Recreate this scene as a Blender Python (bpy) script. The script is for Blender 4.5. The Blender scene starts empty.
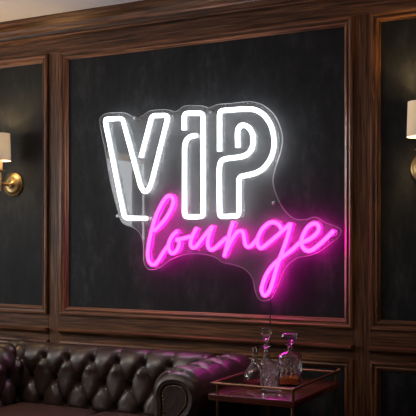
import bpy, bmesh, math, random
from mathutils import Vector, Matrix
random.seed(7)
C = bpy.context.scene
COL = C.collection
PI = math.pi

# ------------------------------------------------------------------ camera, world, lights, exposure
cam_d = bpy.data.cameras.new('camera')
cam = bpy.data.objects.new('camera', cam_d); COL.objects.link(cam)
cam.location = (0, -4.0, 1.3)
cam.rotation_euler = (PI/2, 0, math.radians(27.3))
cam_d.sensor_width = 36; cam_d.sensor_fit = 'HORIZONTAL'
cam_d.lens = 36*850/416
cam_d.shift_y = 35/416
cam_d.clip_start = 0.05
C.camera = cam
C.view_settings.view_transform = 'Standard'
C.view_settings.look = 'None'
C.view_settings.exposure = 0.0
C.view_settings.gamma = 1.0
C.view_settings.use_curve_mapping = False
C.cycles.max_bounces = 14
C.cycles.transparent_max_bounces = 24
C.cycles.sample_clamp_indirect = 6.0

w = bpy.data.worlds.new('world'); C.world = w; w.use_nodes = True
w.node_tree.nodes['Background'].inputs['Color'].default_value = (0.05, 0.055, 0.065, 1)
w.node_tree.nodes['Background'].inputs['Strength'].default_value = 0.3

WINDOW_RADIANCE = 5.0
NEON_WHITE = 11.0
NEON_PINK = (9.0, 0.27, 5.5)
HALO_WHITE, HALO_PINK = 6.0, 85.0  # strength of the glowing strips added at the tube backs
GLOW_WHITE, GLOW_PINK = 0.14, 0.11      # watts of each point light added behind the acrylic
SCONCE_W = 9.5

# area lamps added as unseen fill for the room
def area(name, loc, rot, size, power, col, sy=None):
    l = bpy.data.lights.new(name, 'AREA'); l.energy = power; l.color = col
    l.size = size
    if sy: l.shape = 'RECTANGLE'; l.size_y = sy
    o = bpy.data.objects.new(name, l); COL.objects.link(o)
    o.location = loc; o.rotation_euler = rot
    return o
# area lamp added at the second left window to brighten ceiling and wall
area('fill_daylight', (-5.12, -1.7, 1.6), (0, math.radians(-90), 0), 1.2, 19, (1.0, 0.97, 0.92), 1.0)
# upward fill lamp added to brighten the ceiling, no fixture modelled
area('fill_uplight', (-3.6, -2.2, 1.95), (PI, 0, 0), 0.5, 15, (1.0, 0.86, 0.76))

# unseen spots added to lift the sofa, glassware and panelling
def spot(loc, target, power, deg, col=(1.0, 0.88, 0.76), r=0.05):
    l = bpy.data.lights.new('fill_spot', 'SPOT'); l.energy = power; l.color = col
    l.spot_size = math.radians(deg); l.spot_blend = 0.6; l.shadow_soft_size = r
    o = bpy.data.objects.new('fill_spot', l); COL.objects.link(o); o.location = loc
    o.rotation_euler = (Vector(target)-Vector(loc)).to_track_quat('-Z', 'Y').to_euler()
spot((-3.3, -1.9, 2.55), (-2.6, -.45, .5), 58, 50, r=.2)
spot((-2.2, -2.1, 2.55), (-2.1, -.40, .6), 17, 44, r=.2)
spot((-1.0, -1.9, 2.55), (-1.45, -.5, .7), 12, 24)
spot((-0.7, -1.7, 2.55), (-1.15, 0, 0.9), 11, 62)

# ------------------------------------------------------------------ helpers
def finish(me, smooth=35):
    if smooth:
        for p in me.polygons: p.use_smooth = True
        me.set_sharp_from_angle(angle=math.radians(smooth))
def obj(name, bm, mat, parent=None, smooth=35, loc=None):
    bmesh.ops.recalc_face_normals(bm, faces=bm.faces)
    me = bpy.data.meshes.new(name); bm.to_mesh(me); bm.free()
    for m in (mat if isinstance(mat, (list, tuple)) else [mat]): me.materials.append(m)
    finish(me, smooth)
    o = bpy.data.objects.new(name, me); COL.objects.link(o)
    if parent: o.parent = parent
    if loc: o.location = loc
    return o
def tag(o, label=None, cat=None, group=None, kind=None):
    if label: o['label'] = label
    if cat: o['category'] = cat
    if group: o['group'] = group
    if kind: o['kind'] = kind
    return o
def empty(name, loc=(0, 0, 0), rz=0):
    o = bpy.data.objects.new(name, None); COL.objects.link(o)
    o.location = loc; o.rotation_euler = (0, 0, rz); o.empty_display_size = 0.05
    return o
def add_box(bm, x0, x1, y0, y1, z0, z1, bevel=0, seg=2):
    r = bmesh.ops.create_cube(bm, size=1)
    vs = r['verts']
    for v in vs:
        v.co = Vector(((x0+x1)/2+v.co.x*(x1-x0), (y0+y1)/2+v.co.y*(y1-y0), (z0+z1)/2+v.co.z*(z1-z0)))
    if bevel:
        es = list({e for v in vs for e in v.link_edges})
        bmesh.ops.bevel(bm, geom=es, offset=bevel, segments=seg, profile=0.5, affect='EDGES')
def box(x0, x1, y0, y1, z0, z1, bevel=0, seg=2):
    bm = bmesh.new(); add_box(bm, x0, x1, y0, y1, z0, z1, bevel, seg); return bm
def add_rings(bm, rings, closed=True, cap=True):
    """rings: list of lists of points (same count); skins consecutive rings"""
    R = [[bm.verts.new(p) for p in r] for r in rings]
    n = len(R[0])
    for a, b in zip(R[:-1], R[1:]):
        for i in range(n if closed else n-1):
            j = (i+1) % n
            bm.faces.new((a[i], a[j], b[j], b[i]))
    if cap:
        bm.faces.new(R[0][::-1]); bm.faces.new(R[-1])
    return R
def add_lathe(bm, prof, n=32, c=(0, 0, 0), cap=True):
    rings = []
    for r, z in prof:
        rings.append([(c[0]+r*math.cos(2*PI*k/n), c[1]+r*math.sin(2*PI*k/n), c[2]+z) for k in range(n)])
    return add_rings(bm, rings, True, cap)
def lathe(prof, n=32, c=(0, 0, 0), cap=True):
    bm = bmesh.new(); add_lathe(bm, prof, n, c, cap); return bm
def catmull(pts, sub=6, closed=False):
    P = [Vector(p) for p in pts]; n = len(P); out = []
    rng = n if closed else n-1
    for i in range(rng):
        if closed: p0, p1, p2, p3 = P[i-1], P[i], P[(i+1) % n], P[(i+2) % n]
        else: p0, p1, p2, p3 = P[max(i-1, 0)], P[i], P[i+1], P[min(i+2, n-1)]
        for k in range(sub):
            t = k/sub
            out.append(0.5*((2*p1)+(p2-p0)*t+(2*p0-5*p1+4*p2-p3)*t*t+(3*p1-p0-3*p2+p3)*t**3))
    if not closed: out.append(P[-1])
    return out
def fillet(pts, r=0.02, sub=5):
    P = [Vector(p) for p in pts]; out = [P[0]]
    for i in range(1, len(P)-1):
        a, b, c = P[i-1], P[i], P[i+1]
        d1 = min(r, (a-b).length*0.5); d2 = min(r, (c-b).length*0.5)
        s = b+(a-b).normalized()*d1; e = b+(c-b).normalized()*d2
        for k in range(sub+1):
            t = k/sub
            q = s*(1-t)**2+b*2*t*(1-t)+e*t*t
            if (q-out[-1]).length > 1e-5: out.append(q)
    out.append(P[-1])
    return out
def add_tube(bm, pts, r, n=10):
    P = [Vector(p) for p in pts]; rings = []
    up = Vector((0.123, 0.31, 0.94)).normalized()
    prev = None
    for i, p in enumerate(P):
        t = (P[min(i+1, len(P)-1)]-P[max(i-1, 0)]).normalized()
        if prev is None: a = t.cross(up).normalized()
        else: a = (prev-t*prev.dot(t)).normalized()
        prev = a; b = t.cross(a)
        rr = r[i] if isinstance(r, (list, tuple)) else r
        rings.append([p+(a*math.cos(2*PI*k/n)+b*math.sin(2*PI*k/n))*rr for k in range(n)])
    add_rings(bm, rings)
def tube(pts, r, n=10):
    bm = bmesh.new(); add_tube(bm, pts, r, n); return bm
def prism_x(prof, x0, x1):
    """prof: closed list of (y, z), extruded along X"""
    bm = bmesh.new()
    add_rings(bm, [[(x0, y, z) for y, z in prof], [(x1, y, z) for y, z in prof]])
    return bm
def frame(x0, x1, z0, z1, prof):
    """mitred picture-frame moulding; prof: closed list of (inset, protrusion), outer size given"""
    bm = bmesh.new(); n = len(prof); cs = []
    for cx, cz, sx, sz in ((x0, z0, 1, 1), (x1, z0, -1, 1), (x1, z1, -1, -1), (x0, z1, 1, -1)):
        cs.append([bm.verts.new((cx+sx*i, -h, cz+sz*i)) for i, h in prof])
    for k in range(4):
        a, b = cs[k], cs[(k+1) % 4]
        for i in range(n):
            j = (i+1) % n
            f = bm.faces.new((a[i], a[j], b[j], b[i])); f.material_index = k % 2
    return bm

# ------------------------------------------------------------------ materials
def new_mat(name):
    m = bpy.data.materials.new(name); m.use_nodes = True
    nt = m.node_tree; return m, nt, nt.nodes['Principled BSDF']
def N(nt, t, **kw):
    n = nt.nodes.new(t)
    for k, v in kw.items(): setattr(n, k, v)
    return n
def ramp(nt, stops):
    r = N(nt, 'ShaderNodeValToRGB'); e = r.color_ramp.elements
    while len(e) < len(stops): e.new(0.5)
    for k, (p, c) in enumerate(stops): e[k].position = p; e[k].color = (*c, 1)
    return r
def plain(name, col, rough=0.5, metal=0.0, **kw):
    m, nt, b = new_mat(name)
    b.inputs['Base Color'].default_value = (*col, 1); b.inputs['Roughness'].default_value = rough; b.inputs['Metallic'].default_value = metal
    for k, v in kw.items(): b.inputs[k].default_value = v
    return m
def wood(name, axis, dark, mid, light, rough=0.45, spec=0.25):
    m, nt, b = new_mat(name)
    tc = N(nt, 'ShaderNodeTexCoord'); mp = N(nt, 'ShaderNodeMapping')
    s = [60, 60, 60]; s[axis] = 2.2
    mp.inputs['Scale'].default_value = s
    nt.links.new(tc.outputs['Object'], mp.inputs['Vector'])
    n1 = N(nt, 'ShaderNodeTexNoise'); n1.inputs['Scale'].default_value = 1.0; n1.inputs['Detail'].default_value = 5; n1.inputs['Roughness'].default_value = 0.62; n1.inputs['Distortion'].default_value = 0.8
    nt.links.new(mp.outputs[0], n1.inputs['Vector'])
    mp2 = N(nt, 'ShaderNodeMapping'); s2 = [160, 160, 160]; s2[axis] = 5
    mp2.inputs['Scale'].default_value = s2
    nt.links.new(tc.outputs['Object'], mp2.inputs['Vector'])
    n2 = N(nt, 'ShaderNodeTexNoise'); n2.inputs['Scale'].default_value = 1.0; n2.inputs['Detail'].default_value = 3
    nt.links.new(mp2.outputs[0], n2.inputs['Vector'])
    mx = N(nt, 'ShaderNodeMix', data_type='FLOAT'); mx.inputs['Factor'].default_value = 0.5
    nt.links.new(n1.outputs['Fac'], mx.inputs['A']); nt.links.new(n2.outputs['Fac'], mx.inputs['B'])
    r = ramp(nt, [(0.37, dark), (0.50, mid), (0.64, light)])
    nt.links.new(mx.outputs['Result'], r.inputs['Fac']); nt.links.new(r.outputs['Color'], b.inputs['Base Color'])
    b.inputs['Roughness'].default_value = rough; b.inputs['Specular IOR Level'].default_value = spec
    bp = N(nt, 'ShaderNodeBump'); bp.inputs['Strength'].default_value = 0.12; bp.inputs['Distance'].default_value = 0.002
    nt.links.new(mx.outputs['Result'], bp.inputs['Height']); nt.links.new(bp.outputs[0], b.inputs['Normal'])
    return m
WD, WM, WL = (0.022, 0.0088, 0.0040), (0.100, 0.042, 0.0185), (0.24, 0.108, 0.052)
M = {}
M['wood_x'] = wood('walnut along the rail', 0, WD, WM, WL)
M['wood_z'] = wood('walnut along the stile', 2, WD, WM, WL)
MD, MM, ML = (0.030, 0.0115, 0.0052), (0.125, 0.051, 0.0215), (0.29, 0.128, 0.060)
M['mould'] = wood('walnut moulding', 0, MD, MM, ML, 0.34, 0.4)
M['mould_z'] = wood('walnut moulding upright', 2, MD, MM, ML, 0.34, 0.4)
M['cart_wood'] = wood('polished red mahogany', 0, (0.045, 0.010, 0.007), (0.085, 0.020, 0.013), (0.13, 0.035, 0.022), 0.16, 0.5)

def wallcovering():
    m, nt, b = new_mat('charcoal mottled wallcovering')
    tc = N(nt, 'ShaderNodeTexCoord'); vm = N(nt, 'ShaderNodeMapping'); vm.inputs['Scale'].default_value = (1.6, 1, 0.7)
    nt.links.new(tc.outputs['Object'], vm.inputs['Vector'])
    n1 = N(nt, 'ShaderNodeTexNoise'); n1.inputs['Scale'].default_value = 3.2; n1.inputs['Detail'].default_value = 6; n1.inputs['Roughness'].default_value = 0.65
    n2 = N(nt, 'ShaderNodeTexNoise'); n2.inputs['Scale'].default_value = 16; n2.inputs['Detail'].default_value = 7; n2.inputs['Roughness'].default_value = 0.7
    nt.links.new(vm.outputs[0], n1.inputs['Vector']); nt.links.new(vm.outputs[0], n2.inputs['Vector'])
    mx = N(nt, 'ShaderNodeMix', data_type='FLOAT'); mx.inputs['Factor'].default_value = 0.4
    nt.links.new(n1.outputs['Fac'], mx.inputs['A']); nt.links.new(n2.outputs['Fac'], mx.inputs['B'])
    r = ramp(nt, [(0.40, (0.0058, 0.0064, 0.0076)), (0.52, (0.0125, 0.0135, 0.015)), (0.64, (0.033, 0.034, 0.035))])
    nt.links.new(mx.outputs['Result'], r.inputs['Fac']); nt.links.new(r.outputs['Color'], b.inputs['Base Color'])
    b.inputs['Roughness'].default_value = 0.62; b.inputs['Specular IOR Level'].default_value = 0.2
    bp = N(nt, 'ShaderNodeBump'); bp.inputs['Strength'].default_value = 0.15; bp.inputs['Distance'].default_value = 0.004
    nt.links.new(mx.outputs['Result'], bp.inputs['Height']); nt.links.new(bp.outputs[0], b.inputs['Normal'])
    return m
M['wallcover'] = wallcovering()
def plaster(name, col, var=0.06):
    m, nt, b = new_mat(name)
    tc = N(nt, 'ShaderNodeTexCoord'); n1 = N(nt, 'ShaderNodeTexNoise'); n1.inputs['Scale'].default_value = 2.0
    nt.links.new(tc.outputs['Object'], n1.inputs['Vector'])
    r = ramp(nt, [(0.3, tuple(c*(1-var) for c in col)), (0.7, tuple(min(1, c*(1+var)) for c in col))])
    nt.links.new(n1.outputs['Fac'], r.inputs['Fac']); nt.links.new(r.outputs['Color'], b.inputs['Base Color'])
    b.inputs['Roughness'].default_value = 0.85
    return m
M['ceiling'] = plaster('matt ceiling paint', (0.66, 0.62, 0.61))
M['room'] = plaster('dark room plaster', (0.10, 0.09, 0.085))
M['floor'] = wood('dark oak floor', 0, (0.03, 0.016, 0.009), (0.06, 0.032, 0.018), (0.09, 0.05, 0.03), 0.35)

def leather():
    m, nt, b = new_mat('oxblood brown leather')
    tc = N(nt, 'ShaderNodeTexCoord')
    n1 = N(nt, 'ShaderNodeTexNoise'); n1.inputs['Scale'].default_value = 9; n1.inputs['Detail'].default_value = 4
    nt.links.new(tc.outputs['Object'], n1.inputs['Vector'])
    r = ramp(nt, [(0.3, (0.021, 0.0100, 0.0075)), (0.7, (0.042, 0.020, 0.0145))])
    nt.links.new(n1.outputs['Fac'], r.inputs['Fac']); nt.links.new(r.outputs['Color'], b.inputs['Base Color'])
    v = N(nt, 'ShaderNodeTexVoronoi'); v.inputs['Scale'].default_value = 260
    n2 = N(nt, 'ShaderNodeTexNoise'); n2.inputs['Scale'].default_value = 30; n2.inputs['Detail'].default_value = 3
    nt.links.new(tc.outputs['Object'], v.inputs['Vector']); nt.links.new(tc.outputs['Object'], n2.inputs['Vector'])
    b1 = N(nt, 'ShaderNodeBump'); b1.inputs['Strength'].default_value = 0.15; b1.inputs['Distance'].default_value = 0.001
    b2 = N(nt, 'ShaderNodeBump'); b2.inputs['Strength'].default_value = 0.35; b2.inputs['Distance'].default_value = 0.008
    nt.links.new(v.outputs['Distance'], b1.inputs['Height']); nt.links.new(n2.outputs['Fac'], b2.inputs['Height'])
    nt.links.new(b1.outputs[0], b2.inputs['Normal']); nt.links.new(b2.outputs[0], b.inputs['Normal'])
    b.inputs['Roughness'].default_value = 0.40
    b.inputs['Specular IOR Level'].default_value = 0.8
    return m
M['leather'] = leather()
M['seat_leather'] = plain('smooth red brown seat leather', (0.050, 0.018, 0.015), 0.5)
M['button'] = plain('pit-shaded leather button', (0.012, 0.007, 0.006), 0.6)  # darker than the leather: shade of the tuft pits put into the colour
M['brass'] = plain('aged brass', (0.62, 0.42, 0.18), 0.28, 1.0)
def brushed():
    m, nt, b = new_mat('spun brass')
    b.inputs['Base Color'].default_value = (0.36, 0.245, 0.11, 1); b.inputs['Metallic'].default_value = 1; b.inputs['Roughness'].default_value = 0.34
    tc = N(nt, 'ShaderNodeTexCoord'); wv = N(nt, 'ShaderNodeTexWave'); wv.wave_type = 'RINGS'; wv.rings_direction = 'Y'
    wv.inputs['Scale'].default_value = 60
    nt.links.new(tc.outputs['Object'], wv.inputs['Vector'])
    bp = N(nt, 'ShaderNodeBump'); bp.inputs['Strength'].default_value = 0.12; bp.inputs['Distance'].default_value = 0.001
    nt.links.new(wv.outputs['Fac'], bp.inputs['Height']); nt.links.new(bp.outputs[0], b.inputs['Normal'])
    return m
M['spun'] = brushed()
M['dark_brass'] = plain('dark antique brass', (0.30, 0.19, 0.09), 0.35, 1.0)
M['nail'] = plain('shade-darkened brass nailhead', (0.13, 0.085, 0.045), 0.4, 1.0)  # brass darkened to stand for nailheads lying in shade
M['black'] = plain('black rubber', (0.012, 0.012, 0.013), 0.45)
M['steel'] = plain('brushed steel', (0.6, 0.6, 0.62), 0.3, 1.0)
def emission(name, col, strength):
    m = bpy.data.materials.new(name); m.use_nodes = True; nt = m.node_tree; nt.nodes.clear()
    e = N(nt, 'ShaderNodeEmission'); e.inputs['Color'].default_value = (*col, 1); e.inputs['Strength'].default_value = strength
    o = N(nt, 'ShaderNodeOutputMaterial'); nt.links.new(e.outputs[0], o.inputs['Surface'])
    return m
def sleeve(name, col, strength, base):
    m, nt, b = new_mat(name)
    b.inputs['Base Color'].default_value = (*base, 1); b.inputs['Roughness'].default_value = 0.4
    b.inputs['Emission Color'].default_value = (*col, 1); b.inputs['Emission Strength'].default_value = strength
    return m
M['neon_white'] = emission('white lit neon silicone', (0.95, 0.98, 1.0), NEON_WHITE)
pk = max(NEON_PINK)
M['neon_pink'] = emission('pink lit neon silicone', tuple(c/pk for c in NEON_PINK), pk)
M['halo_white'] = emission('white glow added behind the neon', (0.92, 0.96, 1.0), HALO_WHITE)
M['halo_pink'] = emission('pink glow added behind the neon', (1.0, 0.012, 0.50), HALO_PINK)
M['sleeve_white'] = sleeve('white neon sleeve side', (0.88, 0.94, 1.0), 0.42, (0.5, 0.52, 0.55))
M['sleeve_pink'] = sleeve('pink neon sleeve side', (1.0, 0.02, 0.55), 0.75, (0.5, 0.05, 0.3))
def acrylic(name, haze, tint=(1, 1, 1), hcol=(0.8, 0.8, 0.82)):
    m = bpy.data.materials.new(name); m.use_nodes = True; nt = m.node_tree; nt.nodes.clear()
    t = N(nt, 'ShaderNodeBsdfTransparent'); t.inputs['Color'].default_value = (*tint, 1)
    d = N(nt, 'ShaderNodeBsdfDiffuse'); d.inputs['Color'].default_value = (*hcol, 1)
    g = N(nt, 'ShaderNodeBsdfGlossy'); g.inputs['Roughness'].default_value = 0.0
    f = N(nt, 'ShaderNodeFresnel'); ge = N(nt, 'ShaderNodeNewGeometry')
    mr = N(nt, 'ShaderNodeMapRange'); mr.inputs['To Min'].default_value = 1.49; mr.inputs['To Max'].default_value = 1/1.49
    nt.links.new(ge.outputs['Backfacing'], mr.inputs['Value']); nt.links.new(mr.outputs[0], f.inputs['IOR'])
    m1 = N(nt, 'ShaderNodeMixShader'); m1.inputs[0].default_value = haze
    nt.links.new(t.outputs[0], m1.inputs[1]); nt.links.new(d.outputs[0], m1.inputs[2])
    m2 = N(nt, 'ShaderNodeMixShader'); nt.links.new(f.outputs[0], m2.inputs[0])
    nt.links.new(m1.outputs[0], m2.inputs[1]); nt.links.new(g.outputs[0], m2.inputs[2])
    o = N(nt, 'ShaderNodeOutputMaterial'); nt.links.new(m2.outputs[0], o.inputs['Surface'])
    return m
M['acrylic'] = acrylic('clear acrylic sheet', 0.05, (0.97, 0.97, 0.97))
def edge_mat():
    m = bpy.data.materials.new('polished acrylic edge'); m.use_nodes = True; nt = m.node_tree; nt.nodes.clear()
    d = N(nt, 'ShaderNodeBsdfDiffuse'); d.inputs['Color'].default_value = (0.85, 0.86, 0.88, 1)
    t = N(nt, 'ShaderNodeBsdfTranslucent'); t.inputs['Color'].default_value = (0.85, 0.86, 0.88, 1)
    x = N(nt, 'ShaderNodeMixShader'); x.inputs[0].default_value = 0.6
    nt.links.new(d.outputs[0], x.inputs[1]); nt.links.new(t.outputs[0], x.inputs[2])
    c = N(nt, 'ShaderNodeBsdfTransparent'); y = N(nt, 'ShaderNodeMixShader'); y.inputs[0].default_value = 0.45
    nt.links.new(c.outputs[0], y.inputs[1]); nt.links.new(x.outputs[0], y.inputs[2])
    o = N(nt, 'ShaderNodeOutputMaterial'); nt.links.new(y.outputs[0], o.inputs['Surface'])
    return m
M['acrylic_edge'] = edge_mat()
def glass(name, col=(1, 1, 1), ior=1.5):
    m, nt, b = new_mat(name)
    b.inputs['Base Color'].default_value = (*col, 1); b.inputs['Transmission Weight'].default_value = 1.0
    b.inputs['Roughness'].default_value = 0.01; b.inputs['IOR'].default_value = ior
    return m
M['crystal'] = glass('clear crystal', (0.98, 0.98, 1.0), 1.52)
M['cut'] = glass('crystal with frosted cuts', (0.95, 0.93, 0.95), 1.52); M['cut'].node_tree.nodes['Principled BSDF'].inputs['Transmission Weight'].default_value = 0.96
M['whisky'] = glass('amber whisky', (0.80, 0.26, 0.05), 1.36)
M['port'] = glass('dark red port', (0.45, 0.03, 0.03), 1.36)
M['whisky'].node_tree.nodes['Principled BSDF'].inputs['Transmission Weight'].default_value = 0.55
M['port'].node_tree.nodes['Principled BSDF'].inputs['Transmission Weight'].default_value = 0.7
def shade_mat():
    m = bpy.data.materials.new('cream linen shade'); m.use_nodes = True; nt = m.node_tree; nt.nodes.clear()
    d = N(nt, 'ShaderNodeBsdfDiffuse'); d.inputs['Color'].default_value = (0.80, 0.74, 0.68, 1)
    t = N(nt, 'ShaderNodeBsdfTranslucent'); t.inputs['Color'].default_value = (0.60, 0.62, 0.62, 1)
    x = N(nt, 'ShaderNodeMixShader'); x.inputs[0].default_value = 0.15
    nt.links.new(d.outputs[0], x.inputs[1]); nt.links.new(t.outputs[0], x.inputs[2])
    o = N(nt, 'ShaderNodeOutputMaterial'); nt.links.new(x.outputs[0], o.inputs['Surface'])
    return m
M['shade'] = shade_mat()
M['bulb'] = emission('warm glowing bulb', (1.0, 0.78, 0.52), 10)
M['sky_pane'] = emission('bright overcast sky in the panes', (0.95, 0.97, 1.0), WINDOW_RADIANCE)
M['glow_band'] = emission('brown glow added above the panes', (1.0, 0.72, 0.52), 1.6)  # added glow that gives the brown band mirrored in the acrylic
M['candle'] = plain('ivory candle sleeve', (0.75, 0.62, 0.42), 0.5)
M['curtain'] = plain('brown pelmet fabric', (0.22, 0.15, 0.11), 0.8)

# ------------------------------------------------------------------ the room
def struct(name, bm, mat, label, cat, smooth=30, parent=None):
    o = obj(name, bm, mat, parent, smooth)
    if parent is None: tag(o, label, cat, kind='structure')
    return o
XL, XR, YF, ZC = -5.2, 1.6, -5.6, 2.605
struct('floor', box(XL-.2, XR+.2, YF-.2, .2, -.1, 0), M['floor'], 'dark oak floor of the lounge under the sofa', 'floor')
struct('ceiling', box(XL-.2, XR+.2, YF-.2, .2, ZC, ZC+.1), M['ceiling'], 'pale matt ceiling above the crown moulding', 'ceiling')
struct('wall_back', box(XL-.2, XR+.2, 0, .2, 0, ZC), M['wallcover'], 'charcoal wallcovered wall behind the neon sign', 'wall')
struct('wall_right', box(XR, XR+.2, YF, 0, 0, ZC), M['room'], 'dark plaster wall closing the right side of the room', 'wall')
struct('wall_front', box(XL-.2, XR+.2, YF-.2, YF, 0, ZC), M['room'], 'dark plaster wall facing the panelled wall', 'wall')
# left wall built round two window openings; the nearer one is added for its light
WINS = [(-4.73, -3.55, 0.95, 2.36), (-2.3, -1.1, 0.95, 2.19)]
bm = bmesh.new()
for y0, y1 in ((YF, -4.73), (-3.55, -2.3), (-1.1, 0)): add_box(bm, XL-.2, XL, y0, y1, 0, ZC)
for y0, y1, z0, z1 in WINS:
    add_box(bm, XL-.2, XL, y0, y1, 0, z0); add_box(bm, XL-.2, XL, y0, y1, z1, ZC)
struct('wall_left', bm, M['room'], 'dark plaster wall holding the two windows at the left', 'wall')
for k, (y0, y1, z0, z1) in enumerate(WINS):
    fr = bmesh.new()
    for a, b_, c, d in ((y0, y0+.05, z0, z1), (y1-.05, y1, z0, z1), (y0+.05, y1-.05, z0, z0+.05), (y0+.05, y1-.05, z1-.05, z1)):
        add_box(fr, XL-.12, XL-.05, a, b_, c, d)
    ym = y0+.14
    add_box(fr, XL-.12, XL-.05, ym, ym+.175, z0+.05, z1-.05)
    wf = struct(f'window_{k+1}', fr, M['wood_z'], ('bright window further along the left wall mirrored in the acrylic', 'added unseen window of the left wall nearer the sofa')[k], 'window')
    pn = bmesh.new(); add_box(pn, XL-.10, XL-.08, y0+.05, y1-.05, z0+.05, z1-.05)
    obj('pane', pn, M['sky_pane'], wf)
    bl = bmesh.new(); add_box(bl, XL-.075, XL-.072, y0+.05, y1-.05, 2.235 if k == 0 else 2.12, z1-.05)
    obj('brown_glow_band', bl, M['glow_band'], wf)

# wood panelling of the back wall (protrusion towards -y)
tn = [0]
def trim(bm, mat, label, cat, smooth=30):
    tn[0] += 1
    return struct(f'trim_{tn[0]}', bm, mat, label, cat, smooth)
ST = 0.012                                      # stiles and rails stand this far off the wallcovering
XA, XB, XC, XD = -3.107, -3.019, -1.264, -1.180  # stile edges: left stile, right stile
XO1, XO2 = -3.655, -0.640                        # outer stiles, just beyond the frame
def board(x0, x1, z0, z1): return box(x0, x1, -ST, 0.0, z0, z1, 0.0015, 1)
trim(board(XL, XR, 2.403, ZC), M['wood_x'], 'walnut frieze board running under the crown moulding', 'frieze')
trim(board(XA, XB, 0.0, 2.403), M['wood_z'], 'vertical walnut stile between left sconce and neon sign panels', 'stile')
trim(board(XC, XD, 0.0, 2.403), M['wood_z'], 'vertical walnut stile between neon sign and right sconce panels', 'stile')
trim(board(XO1-.09, XO1, 0.0, 2.403), M['wood_z'], 'vertical walnut stile on the far side of the left sconce', 'stile')
trim(board(XO2, XO2+.09, 0.0, 2.403), M['wood_z'], 'vertical walnut stile on the far side of the right sconce', 'stile')
SP = [(XO1, XA, 'left sconce panel'), (XB, XC, 'neon sign panel'), (XD, XO2, 'right sconce panel')]
UP = [(0, 0), (0, .024), (.004, .028), (.012, .030), (.017, .027), (.019, .021), (.025, .020), (.032, .0235), (.037, .020), (.040, .012), (.046, .009), (.048, .004), (.048, 0)]
CH = [(0, .772), (-.020, .772), (-.027, .777), (-.030, .783), (-.036, .787), (-.052, .791), (-.054, .801), (-.046, .805), (0, .806)]
CROWN = [(0, ZC), (-.100, ZC), (-.100, ZC-.010), (-.094, ZC-.014), (-.090, ZC-.022), (-.078, ZC-.032), (-.062, ZC-.040), (-.052, ZC-.047), (-.049, ZC-.058), (-.046, ZC-.064), (-.034, ZC-.070), (-.028, ZC-.078), (-.026, ZC-.092), (-.032, ZC-.098), (-.031, ZC-.107), (-.022, ZC-.112), (-.012, ZC-.114), (0, ZC-.114)]
trim(prism_x(CROWN, XL, XR), M['wood_x'], 'stepped walnut crown moulding along the ceiling', 'crown moulding')
for x0, x1, nm in SP:
    trim(board(x0, x1, 0.725, 0.890), M['wood_x'], f'flat walnut rail below the {nm}', 'rail')
    trim(board(x0, x1, 0.0, 0.16), M['wood_x'], f'walnut skirting board under the {nm}', 'skirting')
    trim(frame(x0, x1, 0.884, 2.406, UP), [M['mould'], M['mould_z']], f'stepped walnut moulding framing the {nm}', 'moulding')
    trim(frame(x0, x1, 0.155, 0.736, UP), [M['mould'], M['mould_z']], f'walnut moulding of the low wainscot under the {nm}', 'moulding')
    trim(prism_x(CH, x0, x1), M['wood_x'], f'protruding walnut chair rail under the {nm}', 'chair rail')
trim(board(XL, XO1-.09, 0, 2.403), M['wood_x'], 'plain walnut boarding beyond the left sconce panel', 'boarding')
trim(board(XO2+.09, XR, 0, 2.403), M['wood_x'], 'plain walnut boarding beyond the right sconce panel', 'boarding')

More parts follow.
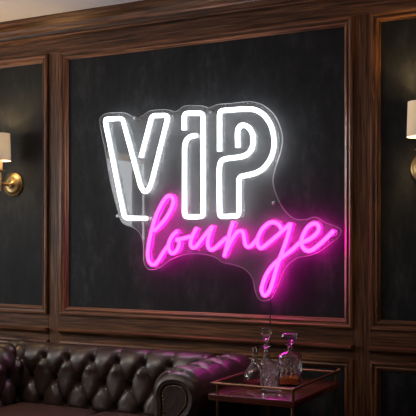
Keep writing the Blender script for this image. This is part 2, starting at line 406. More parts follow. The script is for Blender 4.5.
# ------------------------------------------------------------------ neon sign
LETTERS = {
 'v': [[(-2.4017,1.4328),(-2.5445,1.4369),(-2.6755,1.9880),(-2.5582,1.9845),(-2.4538,1.6474),(-2.4372,1.5954),(-2.4106,1.5724),(-2.3841,1.5965),(-2.3659,1.6471),(-2.2678,1.9809),(-2.3703,1.9869),(-2.4385,1.7650)]],
 'i': [[(-2.0969,1.8639),(-2.1326,1.8623),(-2.1590,1.8454),(-2.1698,1.8117),(-2.1704,1.4387),(-2.0590,1.4372),(-2.0602,1.9791),(-2.1722,1.9849),(-2.1728,1.8984)]],
 'p': [[(-1.9634,1.7751),(-1.9634,1.9837),(-1.8426,1.9832),(-1.7866,1.9807),(-1.7534,1.9727),(-1.7121,1.9461),(-1.6799,1.9033),(-1.6615,1.8526),(-1.6566,1.7948),(-1.6626,1.7526),(-1.6794,1.7159),(-1.7176,1.6723),(-1.7589,1.6527),(-1.7978,1.6461),(-1.8527,1.6384),(-1.8521,1.4383),(-1.9634,1.4363),(-1.9657,1.6770),(-1.9611,1.7130),(-1.9450,1.7309),(-1.9106,1.7360),(-1.8426,1.7390),(-1.8089,1.7481),(-1.7844,1.7687),(-1.7727,1.8010),(-1.7722,1.8415),(-1.7844,1.8746),(-1.8089,1.8964),(-1.8341,1.9031),(-1.8544,1.8922),(-1.8612,1.8645),(-1.8595,1.7888)]],
 'l': [[(-2.3552,1.3645),(-2.3091,1.4043),(-2.2690,1.4513),(-2.2414,1.5019),(-2.2390,1.5337),(-2.2555,1.5506),(-2.2813,1.5428),(-2.3154,1.4981),(-2.3465,1.4369),(-2.3747,1.3539),(-2.3904,1.2838),(-2.3948,1.2352),(-2.3853,1.1976),(-2.3590,1.1828),(-2.3309,1.2035),(-2.3030,1.2439),(-2.2690,1.2867)]],
 'o': [[(-2.2122,1.3636),(-2.2384,1.3425),(-2.2598,1.3106),(-2.2660,1.2760),(-2.2537,1.2495),(-2.2353,1.2458),(-2.2140,1.2629),(-2.2000,1.2947),(-2.2049,1.3132),(-2.2183,1.3175),(-2.1807,1.3232),(-2.1296,1.3352)]],
 'u': [[(-2.0969,1.3785),(-2.1177,1.3420),(-2.1308,1.3079),(-2.1308,1.2869),(-2.1171,1.2748),(-2.0969,1.2843),(-2.0673,1.3183),(-2.0320,1.3572),(-2.0028,1.3871)],
  [(-2.0028,1.3871),(-2.0174,1.3519),(-2.0285,1.3156),(-2.0285,1.2818),(-2.0116,1.2657),(-1.9883,1.2731),(-1.9623,1.2948),(-1.9220,1.3283)]],
 'n': [[(-1.8827,1.4096),(-1.9020,1.3564),(-1.9140,1.3103),(-1.9346,1.2279)],
  [(-1.9335,1.2382),(-1.9134,1.2795),(-1.8906,1.3179),(-1.8651,1.3521),(-1.8443,1.3612),(-1.8280,1.3524),(-1.8212,1.3229),(-1.8145,1.2908),(-1.7950,1.2797),(-1.7727,1.2949),(-1.7451,1.3252)]],
 'g': [[(-1.6173,1.3672),(-1.6280,1.3872),(-1.6469,1.3999),(-1.6713,1.4036),(-1.7012,1.3894),(-1.7286,1.3604),(-1.7462,1.3202),(-1.7445,1.2874),(-1.7275,1.2748),(-1.7012,1.2900),(-1.6518,1.3275),(-1.6120,1.3607),(-1.5719,1.3941)],
  [(-1.5666,1.4000),(-1.5895,1.3169),(-1.6205,1.2378),(-1.6442,1.1712),(-1.6713,1.0847),(-1.6876,1.0518),(-1.7067,1.0362),(-1.7220,1.0508),(-1.7225,1.0810),(-1.6985,1.1418),(-1.6593,1.1925),(-1.6130,1.2294),(-1.5587,1.2679),(-1.5234,1.3000)]],
 'e': [[(-1.5234,1.3000),(-1.4904,1.3098),(-1.4561,1.3269),(-1.4282,1.3522),(-1.4210,1.3755),(-1.4333,1.3927),(-1.4540,1.3939),(-1.4820,1.3736),(-1.5045,1.3344),(-1.5123,1.3074),(-1.5071,1.2828),(-1.4857,1.2637),(-1.4561,1.2663),(-1.4041,1.3049),(-1.3451,1.3594)]],
}
BACKING = [(-2.7201,1.9831),(-2.7053,2.0101),(-2.6664,2.0214),(-2.6133,2.0193),(-2.5620,2.0168),(-2.5282,2.0023),(-2.4958,1.9870),(-2.4636,1.9837),(-2.4316,1.9968),(-2.3999,2.0130),(-2.3620,2.0168),(-2.3058,2.0150),(-2.2686,2.0091),(-2.2409,1.9996),(-2.2164,2.0054),(-2.1891,2.0225),(-2.1540,2.0263),(-2.1108,2.0221),(-2.0691,2.0169),(-2.0366,2.0051),(-2.0102,2.0125),(-1.9753,2.0193),(-1.9118,2.0187),(-1.8435,2.0208),(-1.7873,2.0185),(-1.7262,1.9967),(-1.6714,1.9503),(-1.6388,1.8919),(-1.6226,1.8308),(-1.6280,1.7709),(-1.6497,1.7068),(-1.6681,1.6522),(-1.6725,1.5995),(-1.6551,1.5412),(-1.6189,1.4727),(-1.5743,1.4295),(-1.5371,1.4141),(-1.4897,1.4155),(-1.4584,1.4249),(-1.4299,1.4206),(-1.4015,1.4007),(-1.3540,1.3827),(-1.3251,1.3708),(-1.3170,1.3533),(-1.3352,1.3243),(-1.3688,1.3000),(-1.4283,1.2578),(-1.4882,1.2383),(-1.5319,1.2306),(-1.5616,1.2164),(-1.6011,1.1831),(-1.6280,1.1347),(-1.6551,1.0664),(-1.6823,1.0259),(-1.7180,1.0076),(-1.7517,1.0218),(-1.7705,1.0660),(-1.7817,1.1167),(-1.8097,1.1539),(-1.8435,1.1759),(-1.9060,1.1927),(-1.9555,1.2015),(-1.9892,1.2240),(-2.0514,1.2413),(-2.1227,1.2451),(-2.1830,1.2395),(-2.2317,1.2253),(-2.2810,1.2035),(-2.3244,1.1729),(-2.3746,1.1571),(-2.4107,1.1642),(-2.4316,1.2020),(-2.4329,1.2728),(-2.4406,1.3191),(-2.4636,1.3633),(-2.5022,1.3883),(-2.5477,1.4013),(-2.5765,1.4215),(-2.5962,1.4715),(-2.6285,1.5664),(-2.6558,1.6728),(-2.6838,1.8189),(-2.7053,1.9039)]

sign = empty('neon_sign', (-2.05, 0, 1.6))
tag(sign, 'neon sign reading VIP lounge in white and pink on clear acrylic', 'neon sign')
bpy.context.view_layer.update()
OFF = Vector((2.05, 0, -1.6))
def sign_part(name, bm, mat, parent=None, smooth=35):
    if parent is None: bmesh.ops.translate(bm, verts=bm.verts, vec=OFF)
    else: bmesh.ops.translate(bm, verts=bm.verts, vec=OFF)
    return obj(name, bm, mat, parent or sign, smooth)
Y0, Y1 = -.045, -.051        # acrylic back and front face
bm = bmesh.new()
bo = catmull([(x, 0, z) for x, z in BACKING], 4, True)
fa = [bm.verts.new((p.x, Y1, p.z)) for p in bo]; fb = [bm.verts.new((p.x, Y0, p.z)) for p in bo]
bm.faces.new(fa); bm.faces.new(fb[::-1])
CHF = .0030
fo = []
for i in range(len(bo)):
    t = (bo[(i+1) % len(bo)]-bo[i-1]).normalized(); out = Vector((-t.z, 0, t.x))      # outline runs clockwise seen from the room
    fo.append(bm.verts.new(Vector((bo[i].x, Y1+CHF*.8, bo[i].z))+out*CHF)); fb[i].co += out*CHF
for i in range(len(bo)):
    j = (i+1) % len(bo)
    for a, c in ((fa, fo), (fo, fb)):
        f = bm.faces.new((a[j], a[i], c[i], c[j])); f.material_index = 1
bk = sign_part('backing', bm, [M['acrylic'], M['acrylic_edge']])
tag(bk, 'clear acrylic backing cut to the outline of the lettering')
def ribbon(path, sec):
    """sweep an open section (across, y) along a path in the sign plane, ends capped"""
    bm = bmesh.new(); add_ribbon(bm, path, sec); return bm
def add_ribbon(bm, path, sec):
    n = len(path); rings = []
    for i, p in enumerate(path):
        t = (path[min(i+1, n-1)]-path[max(i-1, 0)])
        t = Vector((t.x, 0, t.z)).normalized(); nn = Vector((-t.z, 0, t.x))
        rings.append([Vector((p.x, 0, p.z))+nn*a+Vector((0, y, 0)) for a, y in sec])
    add_rings(bm, rings, True, True)
def dome_sec(w, ya, yb, yc):
    s = [(-w/2, ya), (-w/2, yb)]
    for k in range(1, 6):
        a = PI*k/6; s.append((-w/2*math.cos(a), yb+(yc-yb)*math.sin(a)))
    return s+[(w/2, yb), (w/2, ya)]
def walk(strokes, vip):
    # point lights added behind every stroke to spread its glow over the wallcovering
    step = .06 if vip else .07
    for s in strokes:
        p = catmull([(x, 0, z) for x, z in s], 4) if not vip else fillet([(x, 0, z) for x, z in s], .02, 2)
        acc = step/2
        for a, c in zip(p[:-1], p[1:]):
            L = (c-a).length
            while acc < L:
                q = a.lerp(c, acc/L)
                l = bpy.data.lights.new('glow_point', 'POINT'); l.energy = GLOW_WHITE if vip else GLOW_PINK
                l.color = (0.93, 0.97, 1.0) if vip else (1.0, 0.02, 0.52); l.shadow_soft_size = .004
                o = bpy.data.objects.new('glow_point', l); COL.objects.link(o); o.location = (q.x, -.040, q.z)
                acc += step
            acc -= L
for k, strokes in LETTERS.items():
    vip = k in 'vip'
    W = .0220 if vip else .0190
    cap = bmesh.new(); slv = bmesh.new(); halo_bm = bmesh.new()
    for s in strokes:
        p3 = [(x, 0, z) for x, z in s]
        path = fillet(p3, .022, 5) if vip else catmull(p3, 5)
        add_ribbon(cap, path, dome_sec(W, -.0675, -.069, -.077))
        add_ribbon(slv, path, [(-W/2*.96, Y1-.0012), (-W/2*.96, -.0672), (W/2*.96, -.0672), (W/2*.96, Y1-.0012)])
        add_ribbon(halo_bm, path, [(-W/2*.8, Y1-.0003), (-W/2*.8, Y1-.001), (W/2*.8, Y1-.001), (W/2*.8, Y1-.0003)])  # glowing strip added to light the wall behind the tube
    walk(strokes, vip)
    lt = sign_part('letter_tube', cap, M['neon_white' if vip else 'neon_pink'])
    tag(lt, f'glowing {"white" if vip else "pink"} tube letter {k.upper() if vip else k}')
    sign_part('sleeve', slv, M['sleeve_white' if vip else 'sleeve_pink'], lt)
    sign_part('added_halo', halo_bm, M['halo_white' if vip else 'halo_pink'], lt)
for x, z in ((-2.488, 1.984), (-2.022, 1.983), (-2.40, 1.30), (-1.665, 1.50), (-1.725, 1.035), (-1.372, 1.325), (-2.60, 1.45)):
    s = bmesh.new(); add_lathe(s, [(.0055, 0), (.0055, .053), (.0085, .053), (.0085, .056), (.006, .058)], 14)
    bmesh.ops.rotate(s, verts=s.verts, cent=(0, 0, 0), matrix=Matrix.Rotation(PI/2, 3, 'X'))
    bmesh.ops.translate(s, verts=s.verts, vec=(x, -.0005, z))
    sp = sign_part('standoff_screw', s, M['steel'])
cp = catmull([(-1.690, -.044, 1.09), (-1.684, -.050, 1.05), (-1.682, -.058, .95), (-1.683, -.062, .80), (-1.686, -.060, .60), (-1.688, -.048, .40), (-1.688, -.046, .20), (-1.686, -.044, .05)], 6)
sign_part('power_cord', tube(cp, .0030, 8), M['black'])

# ------------------------------------------------------------------ wall sconces
def sconce_parts():
    r = empty('wall_sconce')
    b = bmesh.new(); add_lathe(b, [(.072, 0), (.073, .004), (.071, .009), (.064, .012), (.062, .011), (.056, .017), (.040, .021), (.020, .024), (.013, .030), (.011, .034)], 48)
    bmesh.ops.rotate(b, verts=b.verts, cent=(0, 0, 0), matrix=Matrix.Rotation(PI/2, 3, 'X'))
    obj('backplate', b, M['spun'], r)
    obj('arm', tube(catmull([(0, -.03, 0), (0, -.06, -.004), (0, -.095, -.002), (0, -.12, .012), (0, -.12, .03), (0, -.12, .075)], 6), .0065, 12), M['brass'], r)
    obj('finial', lathe([(.002, -.045), (.007, -.04), (.005, -.03), (.009, -.022), (.005, -.012), (.008, 0), (.006, .008)], 18, (0, -.12, 0)), M['brass'], r)
    obj('drip_dish', lathe([(.010, .068), (.022, .071), (.028, .078), (.026, .079), (.016, .075), (.010, .078)], 28, (0, -.12, 0)), M['brass'], r)
    obj('candle_sleeve', lathe([(.0125, .078), (.0125, .155)], 20, (0, -.12, 0)), M['candle'], r)
    obj('bulb', lathe([(.006, .155), (.010, .162), (.014, .176), (.012, .190), (.006, .204), (.001, .212)], 18, (0, -.12, 0)), M['bulb'], r)
    sh = bmesh.new()
    add_lathe(sh, [(.060, .133), (.0612, .133), (.0563, .293), (.0550, .293), (.060, .133)], 48, (0, -.12, 0), cap=False)
    s = obj('shade', sh, M['shade'], r)
    sp = bmesh.new()
    for k in range(3):
        a = 2*PI*k/3+.4
        add_tube(sp, [(0.010*math.cos(a), -.12+0.010*math.sin(a), .16), (.0595*math.cos(a), -.12+.0595*math.sin(a), .150)], .0012, 6)
    obj('spider_ring', sp, M['brass'], s)
    return r
def copy_tree(o, parent=None):
    c = o.copy(); COL.objects.link(c)
    if parent: c.parent = parent
    for ch in list(o.children): copy_tree(ch, c)
    return c
def sconce_lamp(loc):
    l = bpy.data.lights.new('sconce_glow', 'POINT'); l.energy = SCONCE_W; l.color = (1.0, 0.68, 0.29); l.shadow_soft_size = .016
    o = bpy.data.objects.new('sconce_glow', l); COL.objects.link(o); o.location = loc
sc1 = sconce_parts(); sc1.location = (-3.376, 0, 1.650)
tag(sc1, 'brass wall sconce with cream shade, on the panel left of the sign', 'wall lamp', 'pair of brass wall sconces')
sc2 = copy_tree(sc1); sc2.location = (-0.915, 0, 1.650)
tag(sc2, 'brass wall sconce with cream shade, on the panel right of the sign', 'wall lamp', 'pair of brass wall sconces')
for x in (-3.376, -0.915): sconce_lamp((x, -.12, 1.648+.235))

# ------------------------------------------------------------------ chesterfield sofa
SX = -1.800                                   # middle of the right arm's roll
IL, IR = -2.995, -1.912                      # inner faces of the arms
SEAT = .455
sofa = empty('chesterfield_sofa', ((IL+IR)/2, -.45, 0))
tag(sofa, 'dark brown button-tufted leather chesterfield sofa under the neon sign', 'sofa')
SOFF = Vector((-(IL+IR)/2, .45, 0))
def sofa_part(name, bm, mat, parent=None, smooth=35):
    bmesh.ops.translate(bm, verts=bm.verts, vec=SOFF)
    return obj(name, bm, mat, parent or sofa, smooth)
def resample(pts, step):
    P = catmull([(a, 0, b) for a, b in pts], 12)
    out = [P[0]]; acc = 0
    L = [0]
    for a, b in zip(P[:-1], P[1:]): L.append(L[-1]+(b-a).length)
    n = max(2, round(L[-1]/step)); k = 0
    res = []
    for i in range(n+1):
        s = L[-1]*i/n
        while k < len(L)-2 and L[k+1] < s: k += 1
        f = (s-L[k])/max(1e-9, L[k+1]-L[k]); q = P[k].lerp(P[k+1], min(1, max(0, f)))
        res.append((q.x, q.z, s))
    return res
def tuft(u, v, p, q, top):
    """height 0..1 of a diamond-tufted surface; buttons at (i p, 2 j q) and ((i+.5) p, (2 j+1) q); pleats above v > top"""
    vv = min(v, top)
    a = u/p+vv/(2*q); b = u/p-vv/(2*q)
    sa = abs(math.sin(PI*a)); sb = abs(math.sin(PI*b))
    m = min(sa, sb)
    crease = 1-(1-m)**2.6
    # distance to the nearest button in metres
    i = round(u/p*2); best = 9
    for ii in (i-1, i, i+1):
        j = round((vv/q-ii)/2)*2+ii
        best = min(best, math.hypot(u-ii*p/2, (vv-j*q)))
    pit = 1-math.exp(-(best/.026)**1.7)
    h = .42*crease+.58*pit-.40*math.exp(-(best/.015)**2)
    if v > top:
        # shallow pleats carry on over the roll from the last row of buttons
        f = min(1, (v-top)/.16)
        du_ = abs(u/p+top/(2*q)-round(u/p+top/(2*q)))*p
        pit = 1-math.exp(-(math.hypot(du_, v-top)/.026)**1.7)
        hp = 1-(1-abs(math.sin(PI*(u/p+top/(2*q)))))**2.6
        h = .42*(hp*(1-f)+.80*f)+.58*pit-.40*math.exp(-(math.hypot(du_, v-top)/.015)**2)
    return h
def tufted(prof, u0, u1, place, p, q, vref, phase, amp, top, v_lo, vfade, du=.005, dv=.005, flip=1):
    """profile (a, z) swept along u, pushed out along its normal by the tufting. vref: arc position of button row 0.
    Returns bmesh and the button positions with their normals."""
    pr = resample(prof, dv); n = len(pr)
    def nrm(i):
        a, b = pr[max(0, i-1)], pr[min(n-1, i+1)]
        tx, tz = b[0]-a[0], b[1]-a[1]; l = math.hypot(tx, tz) or 1
        return (-tz/l*flip, tx/l*flip)
    NM = [nrm(i) for i in range(n)]
    nu = max(2, round((u1-u0)/du)); bm = bmesh.new(); rows = []
    for iu in range(nu+1):
        u = u0+(u1-u0)*iu/nu; row = []
        e = min(1, min(u-u0, u1-u)/.02+.15)
        for i, (a, z, s) in enumerate(pr):
            v = s-vref
            h = tuft(u-phase, v, p, q, top)
            fade = max(0, min(1, (s-v_lo)/.06))*max(0, min(1, (vfade-v)/.10))
            d = amp*(h-.55)*fade*min(1, e)
            for (bu, bv) in ((round((u-phase)/p)*p, None),):
                pass
            nx, nz = NM[i]
            row.append(place(a+nx*d, u, z+nz*d))
        rows.append(row)
    add_rings(bm, rows, closed=False, cap=False)
    def surf(u, v):
        s = v+vref; k = min(range(n), key=lambda i: abs(pr[i][2]-s))
        return pr[k], NM[k]
    return bm, surf, pr
def add_buttons(parent, surf, place, us, v, amp, name='button'):
    for u in us:
        (a, z, s), (nx, nz) = surf(u, v)
        d = -amp*.80
        P0 = Vector(place(a+nx*d, u, z+nz*d)); P1 = Vector(place(a+nx*(d+1), u, z+nz*(d+1)))
        nn = (P1-P0).normalized()
        b = BUTTON if BUTTON_USED[0] is False else BUTTON.copy()
        if BUTTON_USED[0]: COL.objects.link(b)
        BUTTON_USED[0] = True
        b.parent = parent; b.location = P0+SOFF
        b.rotation_mode = 'QUATERNION'; b.rotation_quaternion = Vector((0, 0, 1)).rotation_difference(nn)
BUTTON = obj('button', lathe([(.0085, -.006), (.0098, 0), (.0085, .004), (.004, .0062), (.0005, .0068)], 14), M['button'])
BUTTON_USED = [False]
# back: profile in (y, z), going up the inner face, over the roll and down the rear
BACK = [(-.405, .36), (-.402, .46), (-.388, .56), (-.382, .62), (-.386, .655), (-.380, .695), (-.352, .728), (-.305, .742), (-.255, .735), (-.215, .705), (-.200, .660), (-.19, .60), (-.18, .40), (-.18, .06)]
place_b = lambda a, u, z: (u, a, z)
P_, Q_ = .1545, .122
pr0 = resample(BACK, .006)
vref = min((s for a, z, s in pr0 if z >= .70 and s < .5), default=.35)   # arc length of the top button row
bmk, surf, prb = tufted(BACK, IL-.03, IR+.03, place_b, P_, Q_, vref, -2.548, .046, 0.0, .04, .30)
back = sofa_part('tufted_back', bmk, M['leather'])
xs1 = [-2.548+P_*k for k in range(-3, 5)]; xs1 = [x for x in xs1 if IL < x < IR]
xs2 = [-2.548+P_*(k+.5) for k in range(-4, 5)]; xs2 = [x for x in xs2 if IL+.01 < x < IR-.01]
for v, xs in ((0, xs1), (-Q_, xs2), (-2*Q_, xs1)): add_buttons(back, surf, place_b, xs, v, .046)

ARMQ = .105
def arm(sgn, cx, inner, name, label):
    """profile in (x, z) from the seat up the inner face, over the roll, down under it and down the outer side"""
    s = sgn
    pts = [(inner, .36), (inner-s*.002, .46), (inner+s*.002, .54), (cx-s*.110, .605), (cx-s*.115, .645), (cx-s*.098, .695), (cx-s*.058, .730), (cx, .742), (cx+s*.058, .730), (cx+s*.098, .695), (cx+s*.115, .645), (cx+s*.110, .600), (cx+s*.090, .560), (cx+s*.066, .535), (cx+s*.058, .505), (cx+s*.058, .44), (cx+s*.058, .06)]
    Yb, Yf = -.20, -.800
    prr = resample(pts, .007)
    topv = [q[2] for q in prr if abs(q[0]-cx) < .008 and q[1] > .7][0]
    vr = topv-.005
    place = lambda a, u, z: (a, u, z)
    # the profile normal has to point out of the sofa: mirror through sgn
    bm, sf, pq = tufted(pts, Yf, Yb, place, P_, ARMQ, vr, -.335, .042, 0.0, .04, .16, .007, .007, s)
    # front: leather wraps round the roll and turns in to the scroll panel
    ring = [(a, z) for a, z, q in pq]
    ring = [r for r in ring]
    def inset(ring, d):
        n = len(ring); out = []
        for i in range(n):
            a, b = ring[max(0, i-1)], ring[min(n-1, i+1)]
            tx, tz = b[0]-a[0], b[1]-a[1]; l = math.hypot(tx, tz) or 1
            nx, nz = tz/l*s, -tx/l*s
            out.append((ring[i][0]+nx*d, ring[i][1]+nz*d))
        return out
    sg = 1 if s > 0 else 1
    rings = []
    amp0 = 0
    for d, y in ((0.0, Yf+.006), (0.002, Yf-.010), (.010, Yf-.024), (.026, Yf-.034), (.044, Yf-.031), (.053, Yf-.018)):
        rg = inset(ring, d)
        rings.append([(x, y, z) for x, z in rg])
    add_rings(bm, rings, closed=False, cap=False)
    ao = sofa_part(name, bm, M['leather'])
    tag(ao, label)
    pin = inset(ring, .051); pin = pin[::2]
    fp = bmesh.new()
    add_rings(fp, [[(x, Yf-.005, z) for x, z in pin], [(x, Yf-.024, z) for x, z in pin], [(x, Yf-.027, z) for x, z in inset(ring, .055)[::2]]])
    sofa_part('scroll_panel', fp, M['leather'], ao)
    # brass nailheads round the scroll panel
    nl = inset(ring, .0565); acc = 0; last = None
    for x, z in nl:
        if z < .30: continue
        if last and math.hypot(x-last[0], z-last[1]) < .0125: continue
        last = (x, z)
        nonlocal_n = NAIL if not NAIL_USED[0] else NAIL.copy()
        if NAIL_USED[0]: COL.objects.link(nonlocal_n)
        NAIL_USED[0] = True
        nonlocal_n.parent = ao; nonlocal_n.location = Vector((x, Yf-.0265, z))+SOFF
    place2 = lambda a, u, z: (a, u, z)
    r1 = [-.335-P_*k for k in range(0, 4)]; r2 = [-.335-P_*(k-.5) for k in range(1, 4)]
    return ao, sf, r1, r2
nb = lathe([(.0045, 0), (.004, .0018), (.0024, .003), (.0004, .0036)], 10)
bmesh.ops.rotate(nb, verts=nb.verts, cent=(0, 0, 0), matrix=Matrix.Rotation(PI/2, 3, 'X'))
NAIL = obj('nailhead', nb, M['nail']); NAIL_USED = [False]
ra, sf, r1, r2 = arm(1, SX, IR, 'rolled_arm', 'rolled leather arm at the right end with nailhead scroll')
for v, ys in ((0, r1), (-ARMQ, r2), (-2*ARMQ, r1)): add_buttons(ra, sf, lambda a, u, z: (a, u, z), ys, v, .042)
la, sf, r1, r2 = arm(-1, IL-.112, IL, 'rolled_arm', 'rolled leather arm at the left end')
for v, ys in ((0, r1), (-ARMQ, r2), (-2*ARMQ, r1)): add_buttons(la, sf, lambda a, u, z: (a, u, z), ys, v, .042)
XM = (IL+IR)/2
def cushion(x0, x1, y0, y1, z0, z1):
    bm = bmesh.new(); nx, ny = 16, 14; R = .030
    add_box(bm, x0, x1, y0, y1, z0, z1)
    bmesh.ops.subdivide_edges(bm, edges=bm.edges, cuts=13, use_grid_fill=True)
    cx, cy, cz = (x0+x1)/2, (y0+y1)/2, (z0+z1)/2; hx, hy, hz = (x1-x0)/2, (y1-y0)/2, (z1-z0)/2
    for v in bm.verts:
        d = v.co-Vector((cx, cy, cz))
        c = Vector((max(-hx+R, min(hx-R, d.x)), max(-hy+R, min(hy-R, d.y)), max(-hz+R, min(hz-R, d.z))))
        e = d-c
        if e.length > 1e-6: d = c+e.normalized()*R
        if d.z > 0: d.z += .014*(1-(d.x/hx)**2)*(1-(d.y/hy)**2)
        v.co = Vector((cx, cy, cz))+d
    return bm
for x0, x1 in ((IL+.012, XM-.002), (XM+.002, IR-.012)):
    sofa_part('seat_cushion', cushion(x0, x1, -.812, -.418, .30, SEAT), M['seat_leather'])
sofa_part('seat_frame', box(IL-.04, IR+.03, -.785, -.21, .08, .298, .015, 3), M['leather'])
for x in (IL-.10, SX+.00):
    for y in (-.75, -.24):
        sofa_part('foot', lathe([(.018, 0), (.028, .012), (.030, .03), (.022, .045), (.026, .062)], 20, (x, y, 0)), M['wood_z'])

# ------------------------------------------------------------------ bar cart
TX0, TX1, TY0, TY1, TZ = -1.655, -1.262, -.795, -.225, .66
cart = empty('bar_cart', ((TX0+TX1)/2, (TY0+TY1)/2, 0))
tag(cart, 'polished red wood bar cart with brass gallery rail beside the sofa arm', 'bar cart')
COFF = Vector((-(TX0+TX1)/2, -(TY0+TY1)/2, 0))
def cart_part(name, bm, mat, parent=None):
    bmesh.ops.translate(bm, verts=bm.verts, vec=COFF)
    return obj(name, bm, mat, parent or cart)
cart_part('tabletop', box(TX0, TX1, TY0, TY1, TZ-.028, TZ, .004, 3), M['cart_wood'])
cart_part('lower_shelf', box(TX0+.02, TX1-.02, TY0+.02, TY1-.02, .22, .24, .003, 2), M['cart_wood'])
LX0, LX1, LY0, LY1 = TX0+.040, TX1-.012, TY0+.012, TY1-.020
RZ = TZ+.045
for x in (LX0, LX1):
    for y in (LY0, LY1):
        cart_part('leg', tube([(x, y, .055), (x, y, TZ-.028)], .0075, 14), M['dark_brass'])
        cart_part('caster', lathe([(.006, 0), (.02, .004), (.026, .026), (.02, .048), (.008, .056)], 18, (x, y, 0)), M['dark_brass'])
        cart_part('post', tube([(x, y, TZ), (x, y, RZ)], .0062, 14), M['dark_brass'])
def bar(p, q, r=.0050): return tube([p, Vector(p).lerp(Vector(q), .5), q], r, 12)
def rail(p, q, knob=None):
    bm = bar(p, q)
    cart_part('gallery_rail', bm, M['dark_brass'])
rail((TX0+.008, LY0, RZ), (LX1+.006, LY0, RZ))
rail((TX0+.012, LY1, RZ), (LX1, LY1, RZ))
rail((TX0+.014, LY0-.004, RZ), (TX0+.014, LY1+.004, RZ))
rail((LX1, LY0-.004, RZ), (LX1, LY1+.035, RZ))
cart_part('handle_end', lathe([(.002, -.012), (.009, -.008), (.011, 0), (.009, .008), (.002, .012)], 16, (LX1, LY1+.042, RZ)), M['brass'])
rail((TX0+.010, LY0, RZ), (TX0+.016, LY0, RZ))

# ------------------------------------------------------------------ glassware on the cart
def add_super(bm, prof, n, c, e=4.0, rot=0, cut=None):
    rings = []
    for r, z in prof:
        ring = []
        for k in range(n):
            t = 2*PI*k/n; cs, sn = math.cos(t), math.sin(t)
            k_ = (abs(cs)**e+abs(sn)**e)**(-1/e)
            rr = r*k_
            if cut: rr += cut(t, z, r)
            x, y = rr*cs, rr*sn
            ring.append((c[0]+x*math.cos(rot)-y*math.sin(rot), c[1]+x*math.sin(rot)+y*math.cos(rot), c[2]+z))
        rings.append(ring)
    add_rings(bm, rings)
def seg(z0, z1, f, n): return [(f(z0+(z1-z0)*i/n), z0+(z1-z0)*i/n) for i in range(n+1)]
# square decanter
sd = empty('square_decanter', (-1.415, -.460, TZ+.001), math.radians(12))
tag(sd, 'square cut crystal decanter with flat stopper and some amber whisky', 'decanter')
def cut_sq(t, z, r):
    if z < .012 or z > .125 or r < .03: return 0
    f = max(.35, min(1, (z-.04)/.02))*min(1, (z-.012)/.01, (.125-z)/.01)
    cs, sn = abs(math.cos(t)), abs(math.sin(t))
    u = r*min(cs, sn)/max(cs, sn)*(1 if math.sin(4*t) > 0 else -1)
    g = (u-.50*(z-.06))/.0235+.5
    d = abs(g-round(g))
    return -.0050*f*max(0, 1-d/.20)
bm = bmesh.new()
outer = [(.038, 0), (.0415, .003)]+seg(.006, .130, lambda z: .0425, 42)+[(.0415, .137), (.036, .145), (.026, .151), (.018, .155), (.0145, .162), (.014, .178), (.018, .183), (.0195, .186)]
inner = [(.0165, .187), (.0105, .183), (.0105, .160), (.014, .152), (.030, .143), (.0365, .134), (.0365, .016), (.034, .013)]
SS = 1.2
outer = [(r*SS if z < .15 else r, z) for r, z in outer]; inner = [(r*SS if z < .145 else r, z) for r, z in inner]
for prof_, e_ in ((outer+inner, 5.0),):
    rings = []
    for i, (r, z) in enumerate(prof_):
        e = 5.0 if (r > .025) else 2.2
        inner_ = i >= len(outer)
        ring = []
        for k in range(160):
            t = 2*PI*k/160; cs, sn = math.cos(t), math.sin(t)
            rr = r*(abs(cs)**e+abs(sn)**e)**(-1/e)+(0 if inner_ else cut_sq(t, z, r))
            ring.append((rr*cs, rr*sn, z))
        rings.append(ring)
    add_rings(bm, rings)
obj('body', bm, M['crystal'], sd, 25)
bm = bmesh.new()
add_super(bm, [(.0414, .0142), (.0432, .017), (.0432, .042), (.043, .0422)], 48, (0, 0, 0), 5.0)
tag(obj('liquid', bm, M['whisky'], sd), 'amber whisky')
bm = bmesh.new()
add_super(bm, [(.0095, .165), (.0100, .188), (.013, .192), (.014, .198), (.012, .203), (.019, .208), (.034, .211), (.0375, .217), (.0375, .229), (.035, .236), (.026, .239)], 48, (0, 0, 0), 3.5)
obj('stopper', bm, M['crystal'], sd, 25)
# bell shaped decanter without stopper
bd = empty('bell_decanter', (-1.568, -.500, TZ+.001))
tag(bd, 'wide bell-shaped open glass decanter with a little red port', 'decanter')
o_ = [(.034, 0), (.046, .003), (.0505, .010), (.050, .022), (.044, .042), (.034, .062), (.022, .080), (.0135, .092), (.0105, .102), (.0100, .130), (.0115, .143), (.0165, .149), (.0170, .151)]
i_ = [(.0150, .152), (.0085, .144), (.0075, .130), (.0080, .102), (.0115, .091), (.020, .078), (.032, .060), (.042, .040), (.0475, .022), (.0475, .012), (.044, .007), (.030, .006)]
BS = 1.13
obj('body', lathe([(r*BS, z*BS) for r, z in o_+i_], 48), M['crystal'], bd, 40)
tag(obj('liquid', lathe([(r*BS, z*BS) for r, z in [(.030, .0065), (.043, .0075), (.0468, .0125), (.0470, .019), (.0466, .0192)]], 40), M['port'], bd), 'dark red port')
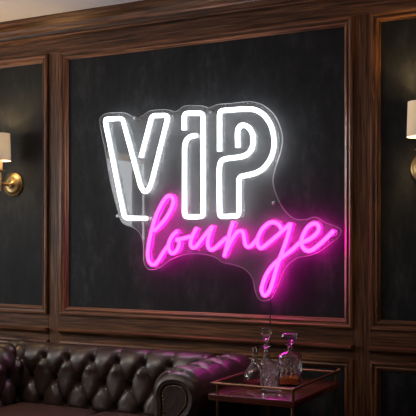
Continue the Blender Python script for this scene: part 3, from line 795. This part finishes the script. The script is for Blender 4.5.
# tall round decanter with ball-topped stopper
rd = empty('round_decanter', (-1.588, -.330, TZ+.001))
tag(rd, 'round glass decanter with a tall goblet-shaped stopper behind the tumblers', 'decanter')
o_ = [(.030, 0), (.038, .003), (.043, .015), (.0445, .040), (.042, .065), (.034, .084), (.020, .098), (.0115, .106), (.0095, .115), (.0095, .145), (.013, .152), (.0255, .155), (.0258, .158)]
i_ = [(.012, .159), (.0075, .155), (.0070, .115), (.009, .105), (.018, .094), (.031, .081), (.0388, .064), (.0412, .040), (.040, .016), (.034, .008), (.026, .007)]
obj('body', lathe(o_+i_, 48), M['crystal'], rd, 40)
obj('stopper', lathe([(.0062, .135), (.0068, .160), (.008, .166), (.0065, .175), (.010, .184), (.0185, .192), (.0235, .206), (.0255, .222), (.0245, .236), (.020, .240)], 40), M['crystal'], rd, 40)
# two tumblers
def tumbler_bm():
    bm = bmesh.new(); n = 176; rings = []
    H = .092
    for i in range(41):
        z = H*i/40; r = .0375+.0045*z/H
        ring = []
        for k in range(n):
            t = 2*PI*k/n
            f = max(0, min(1, (z-.006)/.006, (.074-z)/.006))
            g1 = 11*t/(2*PI)+z*24; g2 = 11*t/(2*PI)-z*24
            d = min(abs(g1-round(g1)), abs(g2-round(g2)))
            rr = r-.0042*max(0, 1-d/.30)*f
            if i == 0: rr -= .003
            ring.append((rr*math.cos(t), rr*math.sin(t), z))
        rings.append(ring)
    for r, z in ((.0405, H+.001), (.0392, H), (.0375, .06), (.0355, .016), (.032, .013)):
        rings.append([(r*math.cos(2*PI*k/n), r*math.sin(2*PI*k/n), z) for k in range(n)])
    add_rings(bm, rings); return bm
t1 = obj('tumbler', tumbler_bm(), M['cut'], None, 25, (-1.452, -.606, TZ+.001))
tag(t1, 'cut crystal tumbler nearest the front rail of the cart', 'tumbler', 'cut crystal tumblers')
t2 = t1.copy(); COL.objects.link(t2); t2.location = (-1.522, -.400, TZ+.001); t2.rotation_euler.z = .3
tag(t2, 'cut crystal tumbler standing further back between the three decanters', 'tumbler', 'cut crystal tumblers')
